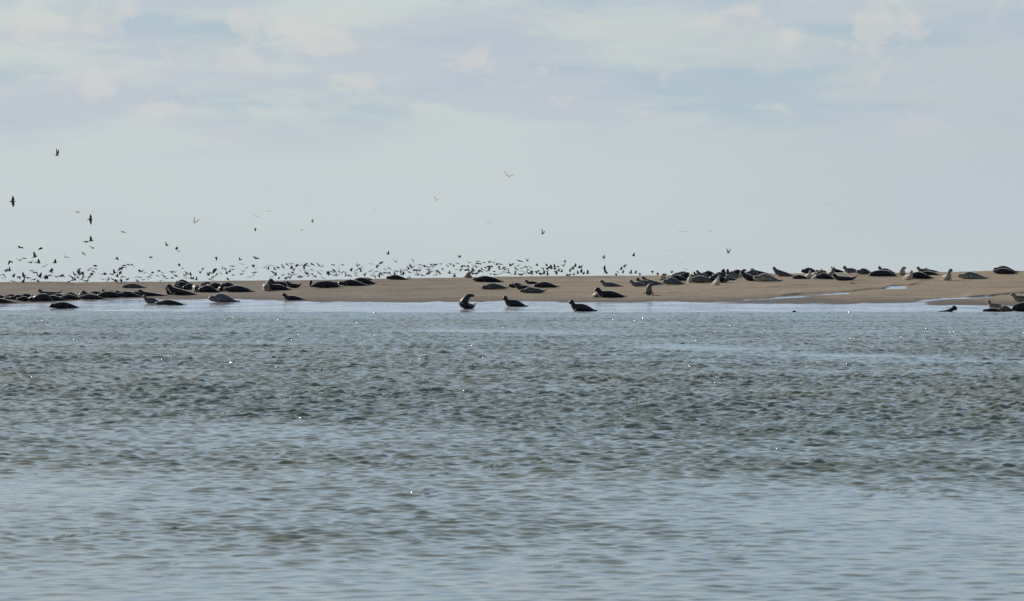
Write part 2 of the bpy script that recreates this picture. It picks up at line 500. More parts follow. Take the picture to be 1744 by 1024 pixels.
# ---------------------------------------------------------------- the water
def build_water():
    nr = 4300
    d = 10.0 * np.exp(np.linspace(0, math.log(262.0 / 10.0), nr))
    us = np.linspace(-520, 2260, 840)
    D, U = np.meshgrid(d, us, indexing='ij')
    D = D.astype(np.float32)
    X = ((U - 872) / F * D).astype(np.float32)
    # beyond the strip the photograph covers the sheet runs on, ever coarser, to 95 m either side
    k = np.linspace(0, 1, 170)[1:] ** 1.5
    xl, xr = X[:, :1], X[:, -1:]
    X = np.concatenate([(xl + (-95.0 - xl) * k[::-1]), X, (xr + (95.0 - xr) * k)], 1).astype(np.float32)
    D = np.repeat(D[:, :1], X.shape[1], 1)
    U = (872 + X / D * F).astype(np.float32)
    cell_x = np.gradient(X, axis=1)
    cell_y = D * (math.log(262.0 / 10.0) / nr)
    r = np.random.default_rng(5)
    Z = np.zeros_like(X)
    N = 90
    CX = np.zeros_like(X)
    CY = np.zeros_like(X)
    # gusts: bands of rougher and calmer water
    g = fbm(X * 0.35, D, 26.0, 3, 0.6, 21) * 0.6 + fbm(X * 0.5, D, 9.0, 3, 0.6, 22) * 0.45
    amp = np.clip(1.20 + 0.46 * g, 0.4, 1.9)
    amp = amp * (0.17 + 0.83 * sst(22, 58, D + 10 * fbm(X, D * 0.7, 14, 2, 0.6, 31)))
    # the pale slick that runs off to one side, and a shorter one further out
    Vp = HV + F * EYE / D
    slick = np.exp(-((Vp - np.interp(U, [800, 1000, 1150, 1400, 1744, 2300], [577, 582, 592, 604, 619, 640])) / np.interp(U, [900, 1100, 1400, 1744], [2.5, 9, 8, 6.5])) ** 2) * sst(960, 1120, U + 60 * g) * np.clip(0.65 + 0.8 * fbm(X * 0.4, D, 12, 3, 0.6, 41), 0, 1)
    slick = np.maximum(slick, np.exp(-((Vp - np.interp(U, [600, 900, 1200], [560, 566, 572])) / 3.0) ** 2) * sst(640, 760, U) * (1 - sst(960, 1180, U)) * 0.8)
    amp = amp * (1 - 0.66 * slick)
    shore = sst(0, 2.5, F * EYE / (v_shore(U) - HV) - D)
    amp = amp * (0.5 + 0.5 * shore)
    for i in range(N):
        lam = 0.10 * (0.52 / 0.10) ** r.uniform(0, 1) if i < N - 22 else 0.55 * (4.0 / 0.55) ** r.uniform(0, 1)
        th = math.radians(-74 + r.normal(0, 34))
        k = 2 * math.pi / lam
        steep = 0.044 if lam < 0.53 else 0.017 * (0.55 / lam) ** 0.5
        kx, ky = k * math.cos(th), k * math.sin(th)
        res = np.maximum(abs(math.cos(th)) * cell_x, abs(math.sin(th)) * cell_y)
        fade = 1 - sst(0.30, 0.50, res / lam)
        ph = kx * X + ky * D + r.uniform(0, 6.28)
        a_ = ((steep / k) * fade * amp).astype(np.float32)
        Z += a_ * np.sin(ph)
        cph = np.cos(ph)
        CX += a_ * (0.85 * math.cos(th)) * cph
        CY += a_ * (0.85 * math.sin(th)) * cph
    Z = Z + 2.0 * np.clip(Z, 0, None) ** 2
    rim = sst(0, 6, 95 - np.abs(X)) * sst(0, 1.5, D - 10.0)
    X = X + CX * rim
    D = D + CY * rim
    Z = Z * rim
    rough = np.clip(amp, 0.15, 1.6) * (1 + 3.2 * np.maximum(sst(70, 190, D), sst(0.05, 0.35, cell_x)))
    me = grid_mesh("water", X, D, Z, {'rough_sea': rough})
    o = link("water", me, WATER)
    tag(o, kind='structure')
    # the open sea all round the wavy sheet
    XX, YY = np.meshgrid(np.array([-9000, -600, -95, 95, 600, 9000], dtype=np.float32), np.array([-9000, -300, 10, 262, 600, 9000], dtype=np.float32))
    me = grid_mesh("sea", XX, YY, np.zeros_like(XX), {'rough_sea': np.full_like(XX, 3.6)})
    bm = bmesh.new(); bm.from_mesh(me)
    bmesh.ops.delete(bm, geom=[f for f in bm.faces if abs(f.calc_center_median().x) < 50 and 10 < f.calc_center_median().y < 262], context='FACES')
    bm.to_mesh(me); bm.free()
    o = link("sea", me, WATER)
    tag(o, kind='structure')


build_water()


# ---------------------------------------------------------------- growing one continuous body from tubes
def tube(verts, faces, P, T, S, W, H, seg=20, floor=None):
    """add a closed tube: points P, tangents T, side vectors S, half widths W, half heights H"""
    base = len(verts)
    n = len(P)
    for i in range(n):
        up = T[i].cross(S[i])
        if up.z < -0.2:
            up = -up
        for j in range(seg):
            a = 2 * math.pi * j / seg
            q = P[i] + S[i] * (W[i] * math.cos(a)) + up * (H[i] * math.sin(a))
            if floor is not None and q.z < floor:
                q.z = floor + (q.z - floor) * 0.15
            verts.append(q)
    for i in range(n - 1):
        for j in range(seg):
            a, b = base + i * seg + j, base + i * seg + (j + 1) % seg
            faces.append((a, b, b + seg, a + seg))
    faces.append(tuple(base + j for j in range(seg))[::-1])
    faces.append(tuple(base + (n - 1) * seg + j for j in range(seg)))


def catmull(pts, sub=5):
    A = np.array(pts, dtype=float)
    A = np.vstack([2 * A[0] - A[1], A, 2 * A[-1] - A[-2]])
    out = []
    for i in range(1, len(A) - 2):
        for k in range(sub):
            t = k / sub
            p0, p1, p2, p3 = A[i - 1:i + 3]
            out.append(0.5 * ((2 * p1) + (-p0 + p2) * t + (2 * p0 - 5 * p1 + 4 * p2 - p3) * t * t + (-p0 + 3 * p1 - 3 * p2 + p3) * t ** 3))
    out.append(A[-2])
    return np.array(out)


def lobe(verts, faces, c, along, side, length, width, thick, seg=12):
    """a flattened, pointed lobe (flipper, tail feather fan)"""
    along = along.normalized()
    side = (side - along * side.dot(along)).normalized()
    ts = [0, 0.12, 0.35, 0.6, 0.82, 0.95, 1.0]
    ws = [0.35, 0.7, 0.95, 1.0, 0.85, 0.55, 0.15]
    P = [c + along * (length * t) for t in ts]
    tube(verts, faces, P, [along] * 7, [side] * 7, [width * w for w in ws], [max(thick * (1.15 - 0.6 * t), thick * 0.5) for t in ts], seg)


def solidify(name, verts, faces, voxel):
    """weld overlapping tubes into one skin"""
    me = bpy.data.meshes.new(name + "_raw")
    me.from_pydata([tuple(v) for v in verts], [], faces)
    me.update()
    bm = bmesh.new(); bm.from_mesh(me)
    bmesh.ops.recalc_face_normals(bm, faces=bm.faces)
    bm.to_mesh(me); bm.free()
    o = bpy.data.objects.new(name + "_raw", me)
    COL.objects.link(o)
    md = o.modifiers.new("weld", 'REMESH')
    md.mode = 'VOXEL'
    md.voxel_size = voxel
    sm = o.modifiers.new("soft", 'SMOOTH')
    sm.factor = 0.5
    sm.iterations = 3
    dg = bpy.context.evaluated_depsgraph_get()
    res = bpy.data.meshes.new_from_object(o.evaluated_get(dg))
    res.name = name
    bpy.data.objects.remove(o)
    bpy.data.meshes.remove(me)
    res.polygons.foreach_set('use_smooth', np.ones(len(res.polygons), dtype=bool))
    # keep the largest connected skin only
    bm = bmesh.new(); bm.from_mesh(res)
    bm.verts.ensure_lookup_table()
    seen, best = set(), []
    for v in bm.verts:
        if v.index in seen:
            continue
        st, comp = [v], []
        seen.add(v.index)
        while st:
            w = st.pop(); comp.append(w)
            for e in w.link_edges:
                x = e.other_vert(w)
                if x.index not in seen:
                    seen.add(x.index); st.append(x)
        if len(comp) > len(best):
            best = comp
    keep = set(w.index for w in best)
    bmesh.ops.delete(bm, geom=[v for v in bm.verts if v.index not in keep], context='VERTS')
    bm.to_mesh(res); bm.free()
    return res


# body outlines: nose first; x along the body, z height of the middle, r half height, y sideways (all in body lengths)
POSES = {
    'up': [(0, .222, .016), (.022, .228, .032), (.055, .236, .048), (.095, .232, .056), (.125, .195, .058), (.150, .150, .070), (.200, .115, .092), (.290, .108, .105),
           (.42, .110, .108), (.56, .096, .094), (.70, .070, .068), (.81, .046, .044), (.87, .038, .032)],
    'flat': [(0, .040, .016), (.022, .048, .034), (.058, .062, .050), (.10, .070, .058), (.15, .074, .062), (.20, .088, .078), (.28, .108, .100), (.40, .122, .116),
             (.54, .106, .102), (.68, .078, .074), (.80, .050, .046), (.87, .040, .030)],
    'nod': [(0, .115, .015), (.022, .110, .032), (.058, .108, .048), (.10, .104, .056), (.15, .090, .062), (.20, .095, .080), (.28, .120, .105), (.38, .135, .120),
            (.52, .112, .104), (.66, .078, .074), (.80, .046, .042), (.87, .042, .030)],
    'log': [(0, .055, .020), (.022, .066, .040), (.060, .082, .060), (.11, .090, .074), (.17, .100, .088), (.27, .110, .104), (.42, .116, .112), (.56, .114, .110),
            (.70, .098, .092), (.80, .066, .060), (.87, .048, .034)],
    'logb': [(.02, .105, .022, .085), (.035, .112, .044, .078), (.065, .116, .062, .062), (.11, .108, .072, .044), (.17, .100, .084, .026), (.27, .110, .104, .008), (.40, .122, .118, 0),
             (.54, .108, .104, .010), (.67, .086, .082, .030), (.78, .058, .054, .060), (.85, .046, .034, .085)],
    'logc': [(0, .065, .022, -.03), (.022, .078, .044, -.028), (.060, .092, .062, -.020), (.11, .092, .068, -.010), (.16, .084, .066, 0), (.23, .104, .092, 0), (.35, .128, .118, 0), (.48, .112, .104, 0), (.62, .104, .098, 0),
             (.74, .090, .066, 0), (.82, .100, .042, 0), (.87, .118, .032, 0)],
    'banana': [(0, .235, .016), (.020, .236, .032), (.050, .236, .046), (.085, .222, .054), (.110, .185, .056), (.150, .142, .066), (.220, .112, .086), (.32, .100, .096),
               (.46, .094, .092), (.60, .088, .084), (.71, .090, .062), (.79, .120, .044), (.84, .152, .034)],
    'slope': [(0, .300, .016), (.020, .302, .032), (.050, .296, .046), (.085, .268, .054), (.120, .225, .062), (.170, .180, .082), (.240, .140, .104), (.34, .118, .112),
              (.48, .098, .096), (.62, .078, .076), (.74, .058, .056), (.83, .042, .040), (.88, .034, .030)],
    'front': [(0, .345, .022, -.150), (0, .352, .044, -.120), (0, .362, .064, -.070), (0, .352, .076, -.015), (0, .290, .084, .020), (0, .205, .112, .050), (0, .150, .136, .120),
              (0, .138, .135, .25), (0, .122, .120, .40), (0, .092, .090, .55), (0, .062, .060, .68), (0, .045, .040, .77), (0, .036, .030, .82)],
    'look': [(.180, .405, .026, -.03), (.150, .414, .050, -.03), (.100, .424, .074, -.03), (.045, .412, .084, -.02), (.010, .355, .092, 0), (0, .275, .108, .02), (0, .175, .130, .07),
             (0, .142, .140, .20), (0, .128, .126, .36), (0, .096, .094, .52), (0, .064, .062, .66), (0, .046, .042, .76), (0, .036, .030, .82)],
    'ball': [(-.10, .11, .022, -.21), (-.085, .12, .046, -.18), (-.06, .13, .068, -.12), (-.03, .135, .085, -.05), (0, .14, .115, .05), (0, .145, .14, .15), (0, .14, .138, .28),
             (.03, .12, .115, .44), (.08, .09, .085, .58), (.14, .06, .055, .70), (.18, .045, .036, .78)],
    'dome': [(0, .10, .060), (.03, .15, .085), (.09, .19, .100), (.16, .175, .098), (.25, .12, .088), (.36, .085, .070), (.48, .066, .054), (.60, .056, .046), (.70, .050, .040), (.78, .045, .036), (.84, .042, .032), (.88, .040, .028), (.90, .04, .026)],
    'turn': [(.31, .575, .026, -.06), (.275, .590, .050, -.06), (.215, .610, .074, -.05), (.145, .605, .090, -.04), (.080, .545, .102, -.03), (.025, .450, .120, -.01),
             (-.020, .330, .140, .0), (-.030, .210, .150, .05), (.060, .150, .150, .14), (.170, .135, .130, .24), (.250, .140, .095, .33), (.300, .165, .055, .38), (.325, .195, .034, .40)],
}
SEAL_MESH = {}


def seal_mesh(pose):
    if pose in SEAL_MESH:
        return SEAL_MESH[pose]
    base, fat = pose.split('+') if '+' in pose else (pose, '')
    pts = [(p[0], p[3] if len(p) > 3 else 0.0, p[1], p[2]) for p in POSES[base]]
    if base in ('up', 'flat', 'nod', 'banana', 'slope'):
        grow = [1.5, 1.5, 1.42, 1.36, 1.30, 1.18, 1.06]
        lift = [(g - 1) * p[3] * (1.0 if p[2] < p[3] * 1.6 else 0.25) for g, p in zip(grow, pts)]
        pts = [(x, y, z + (lift[i] if i < 7 else 0), r * (grow[i] if i < 7 else 1)) for i, (x, y, z, r) in enumerate(pts)]
    if fat:
        pts = [(x, y, z * (1.0 if z > .13 else 1.12), r * 1.12) for x, y, z, r in pts]
    C = catmull(pts, 5)
    P = [Vector(q[:3]) for q in C]
    Rr = [max(q[3], 0.006) for q in C]
    n = len(P)
    T = [(P[min(i + 1, n - 1)] - P[max(i - 1, 0)]).normalized() for i in range(n)]
    S = []
    tail_dir = (P[-1] - P[n // 2]); tail_dir.z = 0
    flat_side = Vector((-tail_dir.y, tail_dir.x, 0)).normalized()
    prev = None
    for i in range(n):
        h = Vector((T[i].x, T[i].y, 0))
        s = Vector((-h.y, h.x, 0)) if h.length > 0.35 else flat_side
        if prev is not None and s.dot(prev) < 0:
            s = -s
        s = (s - T[i] * s.dot(T[i])).normalized()
        if prev is not None:
            s = (s * 0.5 + prev * 0.5); s = (s - T[i] * s.dot(T[i])).normalized()
        S.append(s); prev = s
    W = [r * (1.05 if i < 15 else 1.18) for i, r in enumerate(Rr)]
    verts, faces = [], []
    tube(verts, faces, P, T, S, W, Rr, 22, floor=0.0)
    # muzzle pads
    for sg in (-1, 1):
        c = P[2] + S[2] * (0.014 * sg) - Vector((0, 0, 0.008))
        lobe(verts, faces, c - T[2] * 0.020, T[2], S[2], 0.045, 0.018, 0.018)
    # hind flippers, two spread lobes
    e, t = P[-1], T[-1]
    for sg in (-1, 1):
        d = (t + S[-1] * (0.22 * sg) + Vector((0, 0, 0.10))).normalized()
        lobe(verts, faces, e - t * 0.03 + S[-1] * (0.014 * sg), d, S[-1] + Vector((0, 0, 0.5 * sg)), 0.145, 0.036, 0.013)
    # fore flippers
    k = 30 if base in ('front', 'look', 'turn', 'ball') else 28
    k = min(k, n - 12)
    for sg in (-1, 1):
        c = P[k] + S[k] * (W[k] * 0.80 * sg)
        c.z = max(P[k].z - Rr[k] * 0.35, 0.02)
        d = (T[k] * 0.75 + S[k] * (0.55 * sg) + Vector((0, 0, -0.35))).normalized()
        if base in ('front', 'look', 'turn'):
            d = (T[k] * 0.1 + S[k] * (0.75 * sg) + Vector((0, 0, -0.45))).normalized()
        lobe(verts, faces, c, d, T[k].cross(Vector((0, 0, 1))) + Vector((0, 0, 0.9)), 0.13, 0.036, 0.015)
    me = solidify("seal", verts, faces, 0.0115)
    co = np.empty(len(me.vertices) * 3); me.vertices.foreach_get('co', co); co = co.reshape(-1, 3)
    PP = np.array([tuple(p) for p in P]); RR = np.array(Rr)
    d2 = ((co[:, None, :] - PP[None]) ** 2).sum(-1)
    j = d2.argmin(1)
    rel = (co[:, 2] - PP[j, 2]) / RR[j]
    back = np.clip(0.5 + 0.5 * rel, 0, 1)
    # upright necks: what faces forward is the pale throat
    Tz = np.array([t.z for t in T]); Tn = np.array([tuple(t) for t in T])
    upn = np.cross(Tn, np.array([tuple(s) for s in S]))
    upn = np.where(upn[:, 2:3] < -0.2, -upn, upn)
    relf = ((co - PP[j]) * upn[j]).sum(1) / RR[j]
    back = np.where(np.abs(Tz[j]) > 0.45, np.clip(0.5 + 0.5 * relf, 0, 1), back)
    at = me.attributes.new('back', 'FLOAT', 'POINT'); at.data.foreach_set('value', back.astype(np.float32))
    marks = np.zeros(len(co))
    up11 = T[11].cross(S[11]); up11 = -up11 if up11.z < 0 else up11
    for sg in (-1, 1):
        e = P[10] + S[10] * (0.72 * sg * Rr[10]) + up11 * (Rr[10] * 0.62)
        marks = np.maximum(marks, 1 - sst(0.008, 0.017, np.sqrt(((co - np.array(tuple(e))) ** 2).sum(1))))
    marks = np.maximum(marks, 1 - sst(0.010, 0.018, np.sqrt(((co - PP[0]) ** 2).sum(1))))
    at = me.attributes.new('face_marks', 'FLOAT', 'POINT'); at.data.foreach_set('value', marks.astype(np.float32))
    ext = (co.min(0), co.max(0))
    me.materials.append(COATS['k'])
    SEAL_MESH[pose] = (me, ext)
    return SEAL_MESH[pose]


VARY = random.Random(29)


def place_seal(u0, u1, vb, h, pose, coat, label, yaw=0.0, flip=False, sink=0.0):
    if pose == 'log':
        pose = VARY.choice(['log', 'logb', 'logb', 'logc', 'nod'])
    me, (lo, hi) = seal_mesh(pose)
    crowd = u1 < 292 and vb > 498 and not (vb > 516 and u0 > 60)
    h = h * (1.03 if crowd else 1.13)
    grow = (0.10 if crowd else 0.035) * (u1 - u0)
    u0, u1 = u0 - grow, u1 + grow
    uc = 0.5 * (u0 + u1)
    g = ground(uc, vb)
    g.y += 0.16
    m = px_scale(g.y)
    # the outline seen from the shore at this yaw
    a = math.radians(yaw)
    cs = np.array([(x, y) for x in (lo[0], hi[0]) for y in (lo[1] * 0.9, hi[1] * 0.9)])
    wx = cs[:, 0] * math.cos(a) - cs[:, 1] * math.sin(a)
    span = wx.max() - wx.min()
    if pose.split('+')[0] in ('front', 'look', 'ball', 'turn'):
        span = hi[0] - lo[0] if abs(yaw) < 12 else span
    sx = (u1 - u0) * m / span
    sx = min(max(sx, 0.75), 1.55 if pose.split('+')[0] in ('front', 'look', 'ball') else 2.4)
    sz = h * m / (hi[2] - max(lo[2], 0))
    sz = min(max(sz, 0.55 * sx), 1.7 * sx)
    sy = min(max(0.5 * (sx + sz), 0.75 * sx), 1.25 * sx)
    o = bpy.data.objects.new("seal", me)
    COL.objects.link(o)
    o.material_slots[0].link = 'OBJECT'
    o.material_slots[0].material = COATS[coat]
    mid = 0.5 * (wx.max() + wx.min()) * sx
    o.scale = (-sx if flip else sx, sy, sz)
    o.rotation_euler = (0, math.radians(VARY.uniform(-1.5, 1.5)), a)
    o.location = (g.x - (mid if not flip else -mid), g.y, g.z - 0.012 - sink)
    tag(o, label, 'seal', 'seals resting on the sandbank')
    return o


SEALS = [
    # left crowd along the water's edge
    (-24, 29, 517.2, 9, 'log', 'k', 'black seal nearest the water at the far left, cut off by the frame'),
    (-16, 17, 509.6, 8, 'nod', 'k', 'black seal lying behind the leftmost one, cut off by the frame'),
    (6, 30, 510.6, 6, 'flat', 'g', 'small grey seal wedged between the two leftmost black seals'),
    (19, 51, 511.6, 9.5, 'nod', 'k', 'black seal with a humped back second along the left shoreline crowd'),
    (29, 54, 513, 8, 'log', 'k', 'short black seal half hidden before the humped one in the left crowd'),
    (42, 60, 511, 9.5, 'front', 'p', 'seal with a sunlit cream chest squeezed between black ones in the left crowd', 25),
    (48, 63, 513.2, 8.5, 'ball', 'k', 'round dark seal curled up just before the cream chested one'),
    (57, 90, 513, 13, 'log+', 'k', 'bulky black seal with the highest rounded shoulder in the left crowd'),
    (72, 112, 512.2, 9.5, 'log', 'k', 'long black seal lying under the banana shaped one at left'),
    (66, 104, 503.4, 11, 'banana', 'g', 'seal bent like a banana with a bright belly, on the sand above the left crowd'),
    (104, 137, 510.4, 9, 'flat', 'k', 'black seal whose tail reaches the speckled pair, middle of the left crowd'),
    (83, 138, 525.2, 10.5, 'flat', 'k', 'lone black seal stretched out in the shallow wash before the left crowd'),
    (126, 146, 505, 9.5, 'front', 'g', 'speckled pale seal facing the water in the middle of the left crowd', 20),
    (136, 176, 510.4, 9.5, 'log', 'k', 'black seal with a sunlit spine lying lowest in the middle of the left crowd'),
    (141, 178, 507.4, 12.5, 'slope', 'k', 'dark seal with its head held up above the middle of the left crowd'),
    (157, 174, 500.6, 5, 'flat', 'k', 'small dark seal lying flat behind the head up seal of the left crowd'),
    (168, 205, 507.6, 11, 'log+', 'k', 'thick black seal fourth from the right end of the left shoreline crowd'),
    (174, 194, 500, 7.5, 'up', 'k', 'seal of which only a small pointed head shows behind the thick black one'),
    (188, 218, 506, 11, 'log', 'k', 'black seal third from the right end of the left shoreline crowd'),
    (200, 243, 506.8, 11, 'log', 'k', 'black seal with a straight back beside the last one of the left crowd'),
    (238, 281, 504.6, 11.5, 'slope', 'k', 'black seal with its nose up and tail out, right end of the left crowd'),
    (208, 249, 490.8, 7.6, 'flat', 'g', 'lone grey seal asleep on dry sand above the left crowd'),
    (243, 275, 517.2, 13.5, 'up', 'g', 'grey seal with raised head in the wash behind a flat black one'),
    (264, 318, 520, 8.6, 'flat', 'k', 'black seal lying flat in the wash before the grey one with raised head'),
    (355, 407, 515, 14, 'nod', 'g', 'grey hump backed seal crawling alone at the wash with its nose forward'),
    # second clump
    (279, 300, 502.8, 13, 'front', 'k', 'dark seal with its nose to the left at the head of the second clump', -40),
    (284, 338, 503.2, 17.5, 'slope', 'k', 'biggest black seal of the second clump, with a tall rounded shoulder'),
    (292, 314, 493, 6.5, 'flat', 'k', 'thin dark seal showing above the back of the biggest black one'),
    (298, 329, 485, 8.2, 'nod', 'k', 'dark seal against the skyline at the top of the second clump'),
    (311, 338, 494, 12, 'flat', 'k', 'dark seal lying aslant below the skyline one of the second clump'),
    (323, 344, 498, 12.5, 'ball', 'k', 'black seal curled round with a pale rim in the second clump', 10),
    (338, 374, 498.6, 11.5, 'flat', 'k', 'black seal with a sunlit shoulder in the middle of the second clump'),
    (341, 369, 488, 8, 'nod', 'g', 'blue grey seal lying highest behind the middle of the second clump'),
    (363, 386, 497.4, 14, 'front', 'k', 'dark seal facing the water with pale patch, beside the long log shaped one', 22),
    (377, 403, 488.6, 7, 'flat', 'k', 'dark arched back showing behind the long log shaped seal'),
    (381, 434, 497.8, 11, 'log', 'k', 'long log shaped black seal at the right end of the second clump'),
    # third clump
    (443, 464, 495.8, 12.5, 'ball', 't', 'round brown speckled seal seen head on beside two black ones'),
    (454, 496, 494.2, 13.5, 'up', 'k', 'black seal holding its head up just behind the round speckled one'),
    (457, 502, 488.4, 12.5, 'up', 'k', 'black seal with head up, rearmost beside the round speckled one'),
    (478, 498, 482.4, 3.6, 'flat', 'k', 'thin dark seal lying flat on the sand behind the third clump'),
    (487, 514, 490.6, 11, 'banana', 'k', 'black seal lifting its tail at the right end of the third clump'),
    (480, 521, 511.8, 11.5, 'up', 'k', 'lone black seal with a bright throat on the wet sand below the third clump'),
    (523, 540, 489.2, 11, 'front', 'k', 'dark seal seen end on at the left end of the long low pile', -15),
    (530, 583, 490.4, 10.8, 'log+', 'k', 'fat black seal forming the left half of the long low pile'),
    (572, 634, 487.4, 10.6, 'log', 'k', 'very long black seal with a sunlit face in the middle of the long low pile'),
    (596, 642, 485, 11, 'flat', 'k', 'black seal lying aslant with its tail at the right end of the long low pile'),
    (608, 641, 477.6, 5, 'flat', 'k', 'black seal on the crest behind the long low pile'),
    (658, 697, 476.6, 8, 'nod', 'k', 'lone dark seal on the crest between the pile and the long black one'),
    (789, 805, 473.6, 9.5, 'look', 't', 'brown seal sitting up against the sky behind the long black one'),
    (800, 862, 480.6, 10, 'log', 'k', 'long black seal lying alone just below the crest'),
    (821, 866, 493.2, 9.4, 'flat', 'g', 'grey seal asleep alone below the long black one'),
    (866, 900, 490.4, 8.6, 'nod', 'k', 'seal with its dark head foremost at the left of the small middle clump'),
    (876, 916, 494.4, 11.5, 'up', 'k', 'seal with its head up and a sunlit white back in the small middle clump'),
    (886, 931, 499.4, 10, 'log', 'g', 'grey seal with a bright blunt front end, lowest in the small middle clump'),
    (894, 922, 484.2, 7, 'up', 'k', 'dark seal highest in the small middle clump'),
    (909, 953, 490.6, 9.5, 'flat', 'k', 'black seal with its tail farthest right in the small middle clump'),
    (782, 811, 526.6, 24, 'turn', 'k', 'seal in the wash twisting its raised head back over its shoulder'),
    (856, 899, 522.6, 17, 'up', 'k', 'black seal with its head up on the wet sand, nose to the left'),
    (969, 1017, 530.4, 18, 'up', 'k', 'black seal sitting up at the very edge of the water'),
    # middle right
    (1021, 1062, 488.2, 10.4, 'up', 'g', 'lone grey seal with a pale throat on open sand above the pair'),
    (1003, 1025, 507, 12, 'front', 'g', 'seal with sunlit cheek facing the water, left one of the pair', 30),
    (1014, 1067, 507.2, 16, 'up', 'k', 'dark seal with head and tail raised, right one of the pair'),
    (1072, 1106, 488.2, 10.6, 'up', 'g', 'grey seal with pale throat at the left end of the big right hand crowd'),
    (1083, 1118, 486, 12, 'up', 'g', 'grey seal peering over the back of the leftmost one of the big crowd'),
    (1092, 1137, 485.2, 13, 'slope', 'g', 'large grey seal with a sunlit crown lying third in the big crowd'),
    (1095, 1113, 503.4, 19, 'look', 'g', 'grey seal sitting up alone on the sand and looking to the right'),
    (1116, 1142, 478.4, 11.5, 'look', 'p', 'pale chested seal looking right behind the large grey one'),
    (1129, 1167, 485.2, 11.2, 'nod', 'g', 'smooth grey hump backed seal at the front of the big crowd'),
    (1136, 1173, 478.6, 9.6, 'log', 'k', 'dark seal with a pale stripe lying behind the smooth grey hump backed one'),
    (1144, 1168, 472.6, 7.4, 'nod', 'g', 'grey back showing highest behind the dark striped seal'),
    (1158, 1186, 475.6, 10.4, 'flat', 'k', 'dark seal with a rounded back left of the upright pale fronted one'),
    (1167, 1182, 482, 15, 'front', 'p', 'upright seal with a sunlit pale front in the big crowd', 12),
    (1173, 1218, 481.4, 11, 'log', 'g', 'large sleek grey seal at the front of the big crowd'),
    (1181, 1200, 473, 12, 'up', 'k', 'dark seal lifting its head on the skyline of the big crowd'),
    (1186, 1216, 475, 13.4, 'slope', 'g', 'grey seal with a bright throat sloping down on the skyline'),
    (1208, 1243, 481, 13, 'nod', 'k', 'broad dark seal behind the brightest chested one'),
    (1220, 1240, 468.6, 9.6, 'front', 'k', 'seal whose small head tops the middle of the big crowd', 10),
    (1209, 1230, 481.6, 11, 'front', 'g', 'grey seal with a sunlit brow left of the brightest chested one', 35),
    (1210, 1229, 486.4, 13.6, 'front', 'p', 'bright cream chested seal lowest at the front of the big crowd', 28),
    (1222, 1245, 481, 12.4, 'front', 'g', 'grey seal with a pale side right behind the brightest chested one', 40),
    (1233, 1252, 473.6, 14, 'front', 'k', 'dark seal sitting up in the gap right of the middle of the big crowd', -20),
    (1237, 1262, 473.4, 13, 'log', 'p', 'seal with a sunlit white rump end in the right half of the big crowd'),
    (1236, 1257, 477.6, 6, 'banana', 'k', 'black seal with white lit hind flippers on the sand below the white rumped one'),
    (1254, 1276, 472, 12.4, 'look', 'g', 'grey seal with raised head just left of the pale fronted dark one'),
    (1261, 1300, 478, 15.6, 'slope', 'k', 'dark seal with a sunlit cream front and a pale curved mark on its side'),
    (1279, 1314, 467.6, 9.6, 'slope', 'k', 'dark seal on the skyline behind the pale backed one'),
    (1283, 1333, 479.4, 12.4, 'nod', 'p', 'large pale backed grey seal at the right end of the big crowd'),
    (1316, 1353, 470.4, 14.4, 'slope', 'g', 'grey seal rearing its white lit head alone on the crest'),
    # far right clump
    (1348, 1378, 475.4, 6.6, 'log', 'k', 'low black seal lying left of the orange lit upright one'),
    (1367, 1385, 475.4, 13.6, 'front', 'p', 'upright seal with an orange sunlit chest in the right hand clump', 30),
    (1365, 1398, 466, 9.4, 'nod', 'k', 'dark seal with its nose out left on top of the right hand clump'),
    (1377, 1396, 471, 10.4, 'front', 'g', 'grey seal with a pale cheek just right of the orange lit one', 35),
    (1381, 1398, 475.2, 11.2, 'front', 't', 'brownish seal facing the water in the middle of the right hand clump', 20),
    (1389, 1424, 475.4, 9.6, 'nod', 'k', 'black seal with a white lit back at the front of the right hand clump'),
    (1390, 1416, 468.6, 7.6, 'flat', 't', 'pale brown seal lying behind the white lit black back'),
    (1403, 1426, 470.4, 14, 'front', 'g', 'grey seal with a lit chin standing tallest in the right hand clump', 30),
    (1416, 1440, 464.8, 9.6, 'slope', 'k', 'dark seal sloping down on the skyline right of the tallest grey one'),
    (1436, 1468, 465.4, 11.4, 'up', 'g', 'lone grey seal with upright neck on the skyline'),
    (1417, 1462, 478.4, 11.6, 'banana', 'k', 'black seal curved like a boat with tail raised, above the standing gull'),
    (1459, 1490, 467.4, 9.6, 'nod', 'g', 'grey seal lying behind the sleek black one on the crest'),
    (1480, 1528, 471.6, 10.6, 'log', 'k', 'sleek black seal with a lit nose at the front of the crest group'),
    (1496, 1524, 465.4, 11, 'up', 'g', 'seal whose pale head sticks up behind the sleek black one'),
    (1506, 1528, 470, 14, 'nod', 'g', 'round grey backed seal at the right of the crest group'),
    (1527, 1547, 469.8, 14, 'look', 'p', 'pale seal with upright neck looking right beside the crest group'),
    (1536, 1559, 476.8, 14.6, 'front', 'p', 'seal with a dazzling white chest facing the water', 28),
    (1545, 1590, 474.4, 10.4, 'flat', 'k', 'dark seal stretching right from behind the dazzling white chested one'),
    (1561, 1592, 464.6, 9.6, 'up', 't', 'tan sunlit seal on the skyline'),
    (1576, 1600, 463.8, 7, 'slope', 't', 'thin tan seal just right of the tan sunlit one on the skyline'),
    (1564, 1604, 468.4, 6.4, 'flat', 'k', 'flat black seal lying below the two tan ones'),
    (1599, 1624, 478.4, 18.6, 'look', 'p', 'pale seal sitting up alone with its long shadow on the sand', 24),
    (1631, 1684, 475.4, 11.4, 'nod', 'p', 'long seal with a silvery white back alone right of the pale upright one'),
    (1690, 1733, 466.6, 9, 'log', 'k', 'dark seal at the front of the rightmost pair on the crest'),
